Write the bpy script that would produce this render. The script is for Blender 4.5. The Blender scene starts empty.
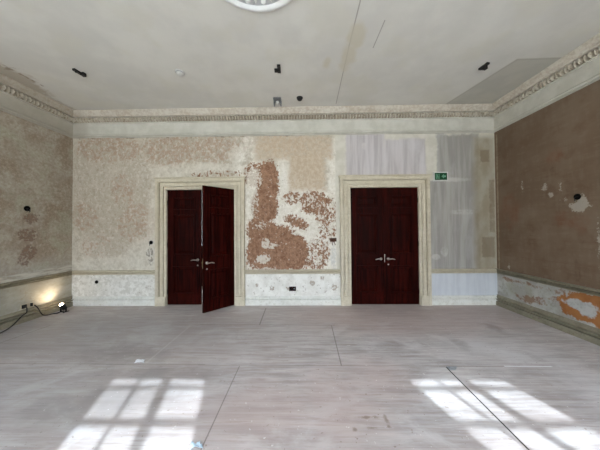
import bpy, bmesh, math, random
from mathutils import Vector, Matrix
random.seed(7)
PI = math.pi
sc = bpy.context.scene
C = sc.collection

# ------------------------------------------------------------------ camera
PITCH, YAW, ROLL, F, EYE = 0.0158, 0.01575, 0.00757, 230.0, 1.65
def cam_axes():
    f = Vector((-math.sin(YAW)*math.cos(PITCH), math.cos(YAW)*math.cos(PITCH), math.sin(PITCH)))
    r = Vector((math.cos(YAW), math.sin(YAW), 0)); u = r.cross(f)
    c, s = math.cos(ROLL), math.sin(ROLL)
    return c*r - s*u, s*r + c*u, f
CR, CU, CF = cam_axes()
cd = bpy.data.cameras.new('camera'); cam = bpy.data.objects.new('camera', cd); C.objects.link(cam)
cd.sensor_fit = 'HORIZONTAL'; cd.sensor_width = 36.0; cd.lens = 36.0*F/600.0; cd.clip_start = 0.02
cam.matrix_world = Matrix(((CR.x, CU.x, -CF.x, 0), (CR.y, CU.y, -CF.y, 0), (CR.z, CU.z, -CF.z, EYE), (0, 0, 0, 1)))
sc.camera = cam

# ------------------------------------------------------------------ light
SUN, SKY, EXPOSURE = 3.7, 13.6, 1.22
wd = bpy.data.worlds.new('sky'); sc.world = wd; wd.use_nodes = True
wn, wl = wd.node_tree.nodes, wd.node_tree.links
bg = wn['Background']; bg.inputs['Strength'].default_value = SKY
tc = wn.new('ShaderNodeTexCoord'); sx = wn.new('ShaderNodeSeparateXYZ'); rp = wn.new('ShaderNodeValToRGB')
wl.new(tc.outputs['Generated'], sx.inputs[0]); wl.new(sx.outputs['Z'], rp.inputs[0]); wl.new(rp.outputs[0], bg.inputs['Color'])
els = rp.color_ramp.elements
els[0].position = 0.0; els[0].color = (0.50, 0.54, 0.56, 1)              # sunlit ground outside
els[1].position = 0.5; els[1].color = (0.92, 1.06, 1.26, 1)              # hazy sky
for p_, c_ in ((0.03, (0.36, 0.39, 0.41, 1)), (0.22, (0.40, 0.44, 0.48, 1)), (0.36, (0.80, 0.93, 1.10, 1))):   # house fronts across the street, then sky
    e_ = els.new(p_); e_.color = c_
sd = bpy.data.lights.new('sun', 'SUN'); sd.energy = SUN; sd.angle = math.radians(0.8); sd.color = (0.82, 0.96, 1.10)
so = bpy.data.objects.new('sun', sd); C.objects.link(so)
SLOPE, TEL = 0.30, 1.0                      # sideways drift and fall of the sun rays per metre of depth
so.rotation_euler = Vector((-SLOPE, 1.0, -TEL)).to_track_quat('-Z', 'Y').to_euler(); so.location = (3, -8, 9)
sc.view_settings.view_transform = 'Standard'; sc.view_settings.look = 'None'
sc.view_settings.exposure = EXPOSURE; sc.view_settings.gamma = 1.0; sc.view_settings.use_curve_mapping = False
sc.cycles.max_bounces = 14; sc.cycles.diffuse_bounces = 9; sc.cycles.transparent_max_bounces = 12

# ------------------------------------------------------------------ room measures (metres)
D, XL, XR, ZC, YF = 5.0, -5.11, 4.13, 4.25, -0.66
YG = -0.90                                   # glazing plane of the windows
WINC = (-3.73, -0.49, 2.75)
RAIL_T, RAIL_B, SK_T = 0.765, 0.672, 0.195
D1 = (-3.005, -1.495, 2.535); D2 = (1.005, 2.485, 2.54)      # door openings x0, x1, head
for i, c in enumerate(WINC):
    p = bpy.data.lights.new('window_portal', 'AREA'); p.shape = 'RECTANGLE'; p.size = 1.4; p.size_y = 3.1; p.cycles.is_portal = True
    po = bpy.data.objects.new('window_portal', p); C.objects.link(po)
    po.location = (c, -1.06, 2.1); po.rotation_euler = (PI/2, 0, 0)

def ray(px, py): return CF + CR*((px-300)/F) + CU*((225-py)/F)
def meet(px, py, ax, v):
    d = ray(px, py); o = Vector((0, 0, EYE)); return o + d*((v-o[ax])/d[ax])
def bk(px, py): p = meet(px, py, 1, D); return p.x, p.z
def lw(px, py): p = meet(px, py, 0, XL); return p.y, p.z
def rw(px, py): p = meet(px, py, 0, XR); return p.y, p.z
def fl(px, py): p = meet(px, py, 2, 0); return p.x, p.y
def cl(px, py): p = meet(px, py, 2, ZC); return p.x, p.y

# ------------------------------------------------------------------ material helpers
def lin(c): c /= 255.0; return c/12.92 if c <= 0.04045 else ((c+0.055)/1.055)**2.4
def col(r, g, b): return (lin(r), lin(g), lin(b), 1.0)
class V:
    def __init__(s, m, sock): s.m, s.k = m, sock
    def _o(s, op, o, rev=False): return s.m.math(op, o, s) if rev else s.m.math(op, s, o)
    def __add__(s, o): return s._o('ADD', o)
    __radd__ = __add__
    def __mul__(s, o): return s._o('MULTIPLY', o)
    __rmul__ = __mul__
    def __sub__(s, o): return s._o('SUBTRACT', o)
    def __rsub__(s, o): return s._o('SUBTRACT', o, True)
class Mat:
    def __init__(s, name, rough=0.85, spec=0.3, metal=0.0):
        s.mat = bpy.data.materials.new(name); s.mat.use_nodes = True
        s.n, s.l = s.mat.node_tree.nodes, s.mat.node_tree.links
        s.bsdf = s.n['Principled BSDF']
        s.bsdf.inputs['Roughness'].default_value = rough; s.bsdf.inputs['Specular IOR Level'].default_value = spec
        s.bsdf.inputs['Metallic'].default_value = metal
        s.pos = s.n.new('ShaderNodeTexCoord').outputs['Object']; s._sep = None
    def put(s, sock, v):
        if isinstance(v, V): s.l.new(v.k, sock)
        elif hasattr(v, 'links'): s.l.new(v, sock)
        else: sock.default_value = v
    def math(s, op, a, b=None, c=None):
        n = s.n.new('ShaderNodeMath'); n.operation = op
        for i, v in enumerate((a, b, c)):
            if v is not None: s.put(n.inputs[i], v)
        return V(s, n.outputs[0])
    def xyz(s, i):
        if s._sep is None:
            s._sep = s.n.new('ShaderNodeSeparateXYZ'); s.l.new(s.pos, s._sep.inputs[0])
        return V(s, s._sep.outputs[i])
    def noise(s, scale, detail=4, rough=0.55, seed=0.0, distort=0.0):
        if not isinstance(scale, tuple): scale = (scale,)*3
        n = s.n.new('ShaderNodeVectorMath'); n.operation = 'MULTIPLY_ADD'
        s.l.new(s.pos, n.inputs[0]); n.inputs[1].default_value = scale; n.inputs[2].default_value = (seed*7.31+0.37, seed*3.17+0.11, seed*5.53+0.73)
        t = s.n.new('ShaderNodeTexNoise'); t.inputs['Scale'].default_value = 1.0; t.inputs['Detail'].default_value = detail
        t.inputs['Roughness'].default_value = rough; t.inputs['Distortion'].default_value = distort
        s.l.new(n.outputs[0], t.inputs['Vector']); return V(s, t.outputs['Fac'])
    def smooth(s, x, lo, hi, a=0.0, b=1.0):
        n = s.n.new('ShaderNodeMapRange'); n.interpolation_type = 'SMOOTHSTEP'
        s.put(n.inputs[0], x); n.inputs[1].default_value = lo; n.inputs[2].default_value = hi
        n.inputs[3].default_value = a; n.inputs[4].default_value = b; return V(s, n.outputs[0])
    def mix(s, f, a, b):
        n = s.n.new('ShaderNodeMix'); n.data_type = 'RGBA'
        s.put(n.inputs[0], f); s.put(n.inputs[6], a); s.put(n.inputs[7], b); return V(s, n.outputs[2])
    def blobs(s, axes, items):
        """signed distance (metres, inside positive) to a union of ellipses; axes = two of 'xyz'; item = (c0, c1, r0, r1, cap)"""
        out = None; i0, i1 = 'xyz'.index(axes[0]), 'xyz'.index(axes[1])
        for it in items:
            c0, c1, r0, r1 = it[:4]; r0, r1 = max(r0, 1e-3), max(r1, 1e-3)
            n = s.n.new('ShaderNodeVectorMath'); n.operation = 'MULTIPLY_ADD'; s.l.new(s.pos, n.inputs[0])
            m, a = [0, 0, 0], [0, 0, 0]; m[i0], m[i1] = 1/r0, 1/r1; a[i0], a[i1] = -c0/r0, -c1/r1
            n.inputs[1].default_value = m; n.inputs[2].default_value = a
            k = s.n.new('ShaderNodeVectorMath'); k.operation = 'LENGTH'; s.l.new(n.outputs[0], k.inputs[0])
            rm = min(r0, r1); d = s.math('MULTIPLY_ADD', V(s, k.outputs['Value']), -rm, rm)
            if len(it) > 4: d = s.math('MINIMUM', d, it[4])
            out = d if out is None else s.math('MAXIMUM', out, d)
        return out
    def boxes(s, axes, items):
        out = None; i0, i1 = 'xyz'.index(axes[0]), 'xyz'.index(axes[1])
        for it in items:
            c0, c1, r0, r1 = it[:4]
            a = r0 - s.math('ABSOLUTE', s.xyz(i0) - c0); b = r1 - s.math('ABSOLUTE', s.xyz(i1) - c1)
            d = s.math('MINIMUM', a, b)
            if len(it) > 4: d = s.math('MINIMUM', d, it[4])
            out = d if out is None else s.math('MAXIMUM', out, d)
        return out
    def line(s, a, b, w, e=0.002):
        a, b = Vector((a[0], a[1], 0)), Vector((b[0], b[1], 0)); u = (b-a); L = u.length; u /= L; nn = Vector((-u.y, u.x, 0))
        def dot(v, off):
            n = s.n.new('ShaderNodeVectorMath'); n.operation = 'DOT_PRODUCT'; s.l.new(s.pos, n.inputs[0]); n.inputs[1].default_value = v
            return V(s, n.outputs['Value']) - off
        t = s.math('ABSOLUTE', dot(u, a.dot(u)+L/2)); d = s.math('ABSOLUTE', dot(nn, a.dot(nn)))
        return s.smooth(d, w+e, w) * s.math('LESS_THAN', t, L/2)
    def edge(s, sd, noise, amp, e=0.01, bias=0.0): return s.smooth(sd + (noise-(0.5-bias))*amp, -e, e)
    def finish(s, color, rough=None, bump=None, strength=0.3, dist=0.01):
        s.put(s.bsdf.inputs['Base Color'], color)
        if rough is not None: s.put(s.bsdf.inputs['Roughness'], rough)
        if bump is not None:
            b = s.n.new('ShaderNodeBump'); b.inputs['Strength'].default_value = strength; b.inputs['Distance'].default_value = dist
            s.put(b.inputs['Height'], bump); s.l.new(b.outputs[0], s.bsdf.inputs['Normal'])
        return s.mat
def px_items(fn, lst):
    out = []
    for it in lst:
        a, b = fn(it[0], it[1]), fn(it[2], it[3])
        out.append(((a[0]+b[0])/2, (a[1]+b[1])/2, abs(a[0]-b[0])/2, abs(a[1]-b[1])/2) + tuple(it[4:]))
    return out

# ------------------------------------------------------------------ mesh helpers
def link(name, bm, mat, parent=None, smooth=False):
    me = bpy.data.meshes.new(name); bm.normal_update(); bm.to_mesh(me); bm.free()
    o = bpy.data.objects.new(name, me); C.objects.link(o)
    if mat: me.materials.append(mat)
    if smooth:
        for p in me.polygons: p.use_smooth = True
    if parent: o.parent = parent
    return o
def tag(o, label, cat, group=None, kind=None):
    if label: o['label'] = label
    if cat: o['category'] = cat
    if group: o['group'] = group
    if kind: o['kind'] = kind
    return o
def empty(name, loc, rz=0.0):
    o = bpy.data.objects.new(name, None); C.objects.link(o); o.location = loc; o.rotation_euler = (0, 0, rz); o.empty_display_size = 0.1; return o
def box(bm, x0, x1, y0, y1, z0, z1, bevel=0.0, M=None):
    vs = [bm.verts.new((x, y, z)) for x in (x0, x1) for y in (y0, y1) for z in (z0, z1)]
    idx = [(0, 1, 3, 2), (4, 6, 7, 5), (0, 4, 5, 1), (2, 3, 7, 6), (0, 2, 6, 4), (1, 5, 7, 3)]
    fs = [bm.faces.new([vs[i] for i in f]) for f in idx]
    if bevel:
        es = list({e for f in fs for e in f.edges})
        r = bmesh.ops.bevel(bm, geom=es, offset=bevel, segments=2, affect='EDGES', profile=0.6)
        vs = list({v for f in r['faces'] for v in f.verts} | {v for v in vs if v.is_valid})
    if M is not None:
        for v in vs: v.co = M @ v.co
    return vs
def lathe(bm, prof, seg=24, M=None, close=True):
    """prof: (radius, height) pairs turned about local z"""
    rings = []
    for r, z in prof:
        if r < 1e-5: v = bm.verts.new((0, 0, z)); rings.append([v])
        else: rings.append([bm.verts.new((r*math.cos(2*PI*i/seg), r*math.sin(2*PI*i/seg), z)) for i in range(seg)])
    for a, b in zip(rings, rings[1:]):
        for i in range(seg):
            j = (i+1) % seg
            if len(a) == 1 and len(b) == 1: continue
            if len(a) == 1: bm.faces.new((a[0], b[i], b[j]))
            elif len(b) == 1: bm.faces.new((a[i], b[0], a[j]))
            else: bm.faces.new((a[i], b[i], b[j], a[j]))
    if close:
        for r in (rings[0], rings[-1]):
            if len(r) > 2: bm.faces.new(r)
    vs = [v for r in rings for v in r]
    if M is not None:
        for v in vs: v.co = M @ v.co
    bmesh.ops.recalc_face_normals(bm, faces=list({f for v in vs for f in v.link_faces}))
    return vs
def tube(bm, pts, rad, seg=8):
    pts = [Vector(p) for p in pts]; rads = rad if isinstance(rad, (list, tuple)) else [rad]*len(pts)
    up = Vector((0, 0, 1)); rings = []
    for i, p in enumerate(pts):
        t = (pts[min(i+1, len(pts)-1)] - pts[max(i-1, 0)]).normalized()
        a = t.cross(up)
        if a.length < 1e-3: a = t.cross(Vector((0, 1, 0)))
        a.normalize(); b = t.cross(a)
        rings.append([bm.verts.new(p + (a*math.cos(2*PI*k/seg) + b*math.sin(2*PI*k/seg))*rads[i]) for k in range(seg)])
    for a, b in zip(rings, rings[1:]):
        for k in range(seg): bm.faces.new((a[k], a[(k+1) % seg], b[(k+1) % seg], b[k]))
    bm.faces.new(rings[0][::-1]); bm.faces.new(rings[-1])
    bmesh.ops.recalc_face_normals(bm, faces=list({f for r in rings for v in r for f in v.link_faces}))
def spline(pts, n=10):
    pts = [Vector(p) for p in pts]; out = []
    for i in range(len(pts)-1):
        p0, p1, p2, p3 = pts[max(i-1, 0)], pts[i], pts[i+1], pts[min(i+2, len(pts)-1)]
        for k in range(n):
            t = k/n
            out.append(0.5*((2*p1) + (p2-p0)*t + (2*p0-5*p1+4*p2-p3)*t*t + (3*p1-p0-3*p2+p3)*t**3))
    return out + [pts[-1]]
def run(bm, prof, a, b, nrm, cap=True):
    """sweep a closed profile of (out, z) straight from a to b; nrm points into the room"""
    a, b, nrm = Vector((*a, 0)), Vector((*b, 0)), Vector((*nrm, 0)); rings = []
    for q in (a, b): rings.append([bm.verts.new(q + nrm*o + Vector((0, 0, z))) for o, z in prof])
    n = len(prof)
    for i in range(n): bm.faces.new((rings[0][i], rings[0][(i+1) % n], rings[1][(i+1) % n], rings[1][i]))
    if cap: bm.faces.new(rings[0]); bm.faces.new(rings[1])
    bmesh.ops.recalc_face_normals(bm, faces=list({f for r in rings for v in r for f in v.link_faces}))

# ================================================================== MATERIALS OF THE ROOM
def mat_wall_back():
    m = Mat('stripped plaster, end wall', 0.92, 0.15)
    P = lambda l: px_items(bk, l)
    big = m.noise(1.1, 5, 0.6, 1); mid = m.noise(4.5, 5, 0.62, 2); fine = m.noise(16, 5, 0.65, 3); tiny = m.noise(45, 3, 0.6, 4)
    fl1 = m.noise((13, 13, 11), 5, 0.68, 5); fl2 = m.noise((24, 24, 19), 4, 0.65, 6)
    z = m.xyz(2)
    # old glue-stained plaster
    c = m.mix(m.smooth(mid*.5+fine*.5, 0.40, 0.60), col(180, 171, 155), col(202, 195, 181))
    warm = m.edge(m.blobs('xz', P([(66, 134, 150, 240, 0.06), (98, 140, 150, 262, 0.05), (140, 132, 250, 164, 0.05)])), big*0.35+mid*0.65, 1.0, 0.14)
    c = m.mix(warm*0.5, c, col(166, 153, 136))
    pink = m.edge(m.blobs('xz', P([(76, 137, 140, 160, .03), (146, 137, 196, 165, .06), (190, 138, 240, 162, .05), (240, 138, 300, 152, .02), (112, 176, 134, 205, .0), (118, 205, 160, 242, .02), (72, 205, 96, 230, .0), (84, 238, 110, 258, -.02)])), mid*0.5+fine*0.5, 0.75, 0.06)
    c = m.mix(pink * m.smooth(fine*.6+fl2*.4, 0.42, 0.56) * 0.7, c, col(160, 130, 108))
    c = m.mix(m.smooth(fl1, 0.53, 0.61)*0.38, c, col(220, 214, 202))
    c = m.mix(m.smooth(m.noise((20, 20, 9), 4, .65, 15), 0.56, 0.64)*0.45, c, col(150, 136, 118))
    c = m.mix(m.smooth(fl2, 0.61, 0.67)*0.55, c, col(140, 118, 100))
    # whiter skim: lower strip, beside the first door, between the doors
    wsd = m.blobs('xz', P([(60, 258, 165, 276, .03), (128, 238, 162, 282, .04), (148, 190, 160, 275, .02), (150, 164, 250, 182, .03), (228, 148, 246, 163, .04), (240, 176, 346, 300, .3), (243, 160, 262, 230, .08), (276, 156, 292, 196, .06), (326, 135, 346, 300, .08), (240, 138, 262, 160, .0)]))
    white = m.edge(wsd, mid*0.5+fl1*0.5, 0.60, 0.08)
    wz = m.smooth(m.xyz(0), -1.55, -1.35)
    wc = m.mix(m.smooth(fine, 0.35, 0.65), m.mix(wz, col(198, 192, 178), col(214, 208, 195)), m.mix(wz, col(214, 209, 197), col(232, 228, 219)))
    c = m.mix(white*0.85, c, wc)
    c = m.mix(white*m.smooth(fl2*.5+fine*.5, .55, .62)*.45, c, col(176, 164, 148))
    # beige block above the peeling
    beige = m.edge(m.boxes('xz', P([(289, 153, 325, 190, .08), (256, 137, 332, 158, .04)])), mid*0.4+fine*0.6, 0.45, 0.07)
    c = m.mix(beige*0.9, c, m.mix(m.smooth(fl1, .38, .62), col(196, 180, 158), col(180, 160, 137)))
    # bare brown plaster
    bsd = m.blobs('xz', P([(256, 162, 279, 206), (262, 160, 277, 185), (251, 188, 278, 224), (247, 216, 272, 246), (249, 222, 288, 270), (246, 236, 290, 271), (270, 226, 298, 270), (280, 234, 309, 270), (250, 256, 306, 270), (252, 262, 310, 269.5),
        (286, 215, 296, 222), (291, 218, 304, 227), (298, 222, 308, 229), (303, 205, 314, 213), (322, 197, 331.5, 205), (311, 208, 322, 214), (312, 199, 324, 208, .01), (316, 203, 332, 226, .004),
        (244, 164, 262, 186, .004), (284, 193, 302, 203, .006), (300, 192, 326, 208, .006), (318, 244, 329, 264, .008), (320, 215, 335, 245, -.012), (306, 240, 326, 268, -.012), (330, 205, 337, 235, -.01), (200, 172, 236, 178, -.008), (308, 262, 324, 268.5, .006)]))
    flake = fl1*0.5 + fl2*0.5
    brown = m.edge(bsd, mid*.22+flake*.78, 0.62, 0.012)
    hole = m.edge(m.blobs('xz', P([(250, 205, 258, 222, -.02), (266, 195, 272, 215, -.04), (256, 245, 290, 268, -.05), (262, 239, 270, 248, .01), (256, 255, 270, 263, .02), (268, 243, 276, 249, .01), (262, 268, 275, 271, .01), (247, 170, 262, 188, .0), (256, 222, 268, 230, -.01), (246, 185, 258, 215, -.005)])), flake, 0.36, 0.012)
    bc = m.mix(m.smooth(m.noise((26, 26, 11), 5, .70, 8)*.5+fine*.5, .40, .60), col(122, 90, 70), col(156, 121, 98))
    bc = m.mix(m.smooth(tiny, .55, .68)*.4, bc, col(196, 168, 146))
    brown = brown * (1.0 - hole) * m.smooth(m.noise(17, 5, .7, 16)*.6 + mid*.4, .62, .585)
    # narrow grey rim where the skim has broken away
    rim = m.smooth(bsd + (flake-0.5)*0.42, -0.035, -0.005) * (1.0-brown)
    c = m.mix(rim*0.35, c, col(168, 150, 130))
    c = m.mix(brown, c, bc)
    specks = m.smooth(m.noise(30, 3, .6, 9), .66, .70) * m.smooth(m.blobs('xz', P([(240, 170, 345, 275)])), -.1, .1)
    c = m.mix(specks*0.7, c, col(150, 125, 105))
    # fresh lilac-grey skim over and beside the second door
    st = m.noise((9, 9, 0.7), 5, .6, 10); st2 = m.noise((2.2, 2.2, 1.1), 4, .6, 11)
    lsd = m.boxes('xz', P([(346, 134, 385, 180), (384, 139, 426, 180), (437, 134, 481, 271), (428, 181, 481, 271)]))
    lil = m.edge(lsd, st2*.5+fine*.2+st*.3, 0.34, 0.035)
    cream = m.edge(m.boxes('xz', P([(335, 130, 500, 275)])), mid, 0.1, 0.02)
    c = m.mix(cream, c, m.mix(m.smooth(mid, .35, .65), col(194, 189, 175), col(208, 203, 191)))
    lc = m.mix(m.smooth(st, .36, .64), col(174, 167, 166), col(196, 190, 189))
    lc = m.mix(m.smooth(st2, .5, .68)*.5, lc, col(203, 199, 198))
    lc_dim = m.mix(m.smooth(st, .36, .64), col(148, 144, 138), col(168, 164, 158)); lc_dim = m.mix(m.smooth(st2, .5, .68)*.5, lc_dim, col(176, 172, 170))  # same skim, darkened in colour for the weaker light on the right
    lc = m.mix(m.smooth(m.xyz(0), 2.70, 2.74), lc, lc_dim)
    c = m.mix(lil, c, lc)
    c = m.mix(m.edge(m.boxes('xz', P([(346, 196, 347, 197)])), fine, 0.01, 0.01)*0.0, c, lc)
    streak = m.edge(m.blobs('xz', P([(430, 177.5, 466, 181.5), (432, 254, 440, 260, .01), (441, 247, 448, 256, .0), (452, 210, 478, 214, .0), (362, 143, 366, 149, .01)])), fine, .08, .02)
    c = m.mix(streak*.35, c, col(218, 213, 208))
    # brown-stained strip at the corner
    stn = m.edge(m.boxes('xz', P([(473, 137, 498, 272, .12)])), st2*.5+mid*.5, .22, .09)
    c = m.mix(stn*.85, c, m.mix(m.smooth(m.noise((3, 3, 1.6), 4, .6, 12), .38, .62), col(158, 150, 132), col(140, 128, 106)))
    dk = m.edge(m.boxes('xz', P([(480, 150, 489.5, 162), (482, 237, 495, 257), (489, 180, 495, 232, .01)])), fine, .07, .018)
    c = m.mix(dk*.6, c, col(120, 104, 84))
    c = m.mix(m.edge(m.boxes('xz', P([(494.3, 137, 498, 272), (70, 136, 74.6, 272, -.005)])), fine, .05, .01)*.6, c, col(190, 184, 170))
    # wires stains, dents
    st3 = m.edge(m.blobs('xz', P([(147, 249, 153, 257, .004), (149.5, 256, 152.5, 263, .008)])), fl2, .22, .012)
    c = m.mix(st3*.75, c, col(110, 104, 98))
    c = m.mix(m.edge(m.blobs('xz', P([(331, 246, 336, 266, .004)])), fl2, .16, .02)*.45, c, col(170, 172, 176))
    # torn dark line right under the cornice
    tl = m.smooth(z, 3.65, 3.68) * m.smooth(m.noise((9, 9, 20), 3, .6, 13), .54, .62) * m.smooth(m.xyz(0), -0.2, -0.4)
    c = m.mix(tl*.7, c, col(112, 96, 80))
    # dado below the rail
    wm = m.math('LESS_THAN', z, RAIL_B+0.03)
    dc = m.mix(m.smooth(mid, .35, .65), col(212, 209, 200), col(230, 228, 221))
    lft = m.smooth(m.xyz(0), -2.9, -3.1)
    dc = m.mix(lft * m.smooth(fine*.6+mid*.4, .44, .58)*.7, dc, col(188, 184, 172))
    rgt = m.smooth(m.xyz(0), 2.4, 2.5)
    dc = m.mix(rgt*.85, dc, m.mix(m.smooth(st, .4, .6), col(186, 190, 197), col(196, 200, 205)))  # clean white-blue dado, colour lowered to stand for light falling off
    ds = m.smooth(m.noise(17, 4, .68, 14), .60, .66) * (1.0 - rgt)
    dc = m.mix(ds*.6, dc, col(150, 136, 120))
    dc = m.mix(m.edge(m.blobs('xz', P([(270, 286, 274, 291, .008), (310, 281, 315, 286, .01), (320, 276, 324, 280, .015), (331, 285, 337, 290, .01), (255, 284, 258, 287, .005), (286, 287, 289, 290, .01)])), fl2, .16, .008)*.7, dc, col(142, 124, 104))
    c = m.mix(wm, c, dc)
    hgt = brown*-1.0 + fine*.5 + tiny*.25 + ds*wm*-.5 + hole*.0
    return m.finish(c, bump=hgt, strength=0.35, dist=0.008)

def mat_wall_left():
    m = Mat('stripped plaster, side wall', 0.92, 0.15); P = lambda l: px_items(lw, l)
    big = m.noise(1.6, 5, .6, 21, .4); mid = m.noise(4.5, 5, .62, 22); fine = m.noise(15, 5, .65, 23); tiny = m.noise(40, 3, .6, 24)
    z = m.xyz(2)
    c = m.mix(m.smooth(mid, .36, .64), col(160, 149, 134), col(176, 168, 154))  # base colours lowered to stand for the weaker light at this side
    c = m.mix(m.smooth(big*.6+fine*.4, .46, .57)*.7, c, col(140, 120, 100))
    c = m.mix(m.smooth(m.noise(2.1, 5, .6, 25, .4), .52, .64)*.7, c, col(164, 161, 142))
    c = m.mix(m.smooth(fine, .50, .64)*.4, c, col(182, 175, 162))
    c = m.mix(m.smooth(tiny*.5+fine*.5, .58, .68)*.35, c, col(132, 112, 92))
    grit = m.noise((14, 22, 22), 5, .7, 29)
    c = m.mix(m.smooth(grit, .52, .62)*.38, c, col(132, 118, 100)); c = m.mix(m.smooth(grit, .46, .38)*.32, c, col(196, 190, 176))
    low = m.smooth(z + (mid-.5)*.5, 1.25, .8)
    c = m.mix(low*.6, c, m.mix(m.smooth(fine, .4, .6), col(172, 166, 156), col(190, 185, 175)))
    c = m.mix(m.smooth(z + (mid-.5)*.06, .92, .86) * m.smooth(m.noise((3, 3, 20), 4, .6, 26), .40, .60)*.8, c, col(212, 208, 196))
    br = m.edge(m.blobs('yz', P([(24, 213, 38, 223, .02), (19, 229, 37, 241, .012), (22, 246, 36, 258, .02), (18, 254, 30, 264, .0)])), fine*.5+m.noise(26, 4, .6, 27)*.5, .34, .02)
    c = m.mix(br*.8, c, m.mix(m.smooth(tiny, .4, .6), col(126, 92, 76), col(112, 96, 86)))
    c = m.mix(m.edge(m.boxes('yz', P([(20, 206, 39, 262, .005)])), fine, .16, .02)*.3, c, col(150, 136, 122))
    wm = m.math('LESS_THAN', z, RAIL_B+.03)
    dc = m.mix(m.smooth(m.noise((3, 3, 6), 5, .6, 28), .36, .64), col(166, 161, 146), col(184, 180, 167))
    dc = m.mix(m.smooth(fine, .58, .66)*.4, dc, col(152, 140, 118))
    c = m.mix(wm, c, dc)
    return m.finish(c, bump=fine*.5 + tiny*.3 - br, strength=.35, dist=.008)

def mat_wall_right():
    m = Mat('brown scrim wall', 0.9, 0.15); P = lambda l: px_items(rw, l)
    big = m.noise(1.3, 5, .6, 31); mid = m.noise(4, 5, .62, 32); fine = m.noise(15, 5, .65, 33); tiny = m.noise(40, 3, .6, 34)
    wv = m.noise((1, 22, 3), 3, .6, 35); wh = m.noise((1, 3, 26), 3, .6, 36)
    z = m.xyz(2)
    c = m.mix(m.smooth(big, .38, .62), col(112, 94, 77), col(122, 105, 88))  # brown wall, its colour darkened further to stand for dim side light
    c = m.mix(m.smooth(mid, .52, .66)*.4, c, col(102, 80, 62))
    c = m.mix(m.smooth(wv*.5+wh*.5, .50, .62)*.35, c, col(130, 115, 98))
    c = m.mix(m.edge(m.blobs('yz', P([(498, 198, 520, 226, .03), (545, 150, 560, 160, .01), (560, 212, 590, 226, .0)])), mid, .5, .08)*.4, c, col(124, 86, 66))
    c = m.mix(m.edge(m.boxes('yz', P([(497, 134, 498.8, 272, .02)])), fine, .06, .015)*.5, c, col(178, 164, 140))
    lines = m.smooth(m.math('ABSOLUTE', z-1.42), .012, .003) + m.smooth(m.math('ABSOLUTE', z-1.07), .012, .003)
    c = m.mix(lines*.35*m.smooth(mid, .4, .55), c, col(108, 84, 66))
    rough_plaster = m.edge(m.blobs('yz', P([(570, 202, 590, 211, .03), (577, 196, 587, 208, .02), (564.5, 198, 567, 200, .01), (542.5, 185, 546.5, 190, .02), (549, 193, 553, 196, .015), (560, 184, 561, 189, .01), (522, 185, 523, 190, .01), (598, 238, 600, 252, .01), (508, 264, 510, 268, .01)])), fine*.4+m.noise(24, 5, .7, 37)*.6, .24, .010)
    c = m.mix(rough_plaster*.85, c, col(170, 162, 150))
    dk = m.edge(m.blobs('yz', P([(579, 238, 583, 243, .01), (575, 261, 580, 282, .0), (552, 168, 553, 171, .01)])), fine, .2, .03)
    c = m.mix(dk*.4, c, col(92, 72, 56))
    wm = m.math('LESS_THAN', z, RAIL_B+.03)
    dc = m.mix(m.smooth(mid, .36, .64), col(160, 158, 150), col(182, 181, 175))
    dc = m.mix(m.smooth(fine, .52, .64)*.5, dc, col(138, 134, 122))
    gr = m.edge(m.blobs('yz', P([(508, 282, 520, 296, .02), (524, 283, 532, 300, .03)])), mid, .3, .06)
    dc = m.mix(gr*.6, dc, col(150, 148, 128))
    bz = m.edge(m.blobs('yz', P([(500, 278, 530, 284, .0), (516, 292, 532, 303, .01), (535, 296, 546, 306, .0), (550, 296, 560, 304, .0), (555, 288, 566, 296, .01)])), fine*.5+mid*.5, .30, .015)
    dc = m.mix(bz*.7, dc, col(130, 92, 66))
    org = m.edge(m.blobs('yz', P([(562, 288, 610, 330, .2), (558, 292, 575, 318, .1), (585, 290, 630, 340, .2)])), mid*.5+fine*.5, .3, .015)
    dc = m.mix(org, dc, m.mix(m.smooth(mid, .36, .64), col(146, 96, 56), col(164, 112, 68)))
    wp = m.edge(m.blobs('yz', P([(565, 297, 598, 315, .05), (578, 300, 597, 320, .05)])), mid*.5+fine*.5, .22, .015)
    dc = m.mix(wp, dc, m.mix(m.smooth(fine, .4, .6), col(166, 166, 162), col(184, 184, 180)))
    c = m.mix(wm, c, dc)
    return m.finish(c, bump=fine*.4 + rough_plaster*1.0 + wh*.2 + wv*.2, strength=.3, dist=.008)

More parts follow.
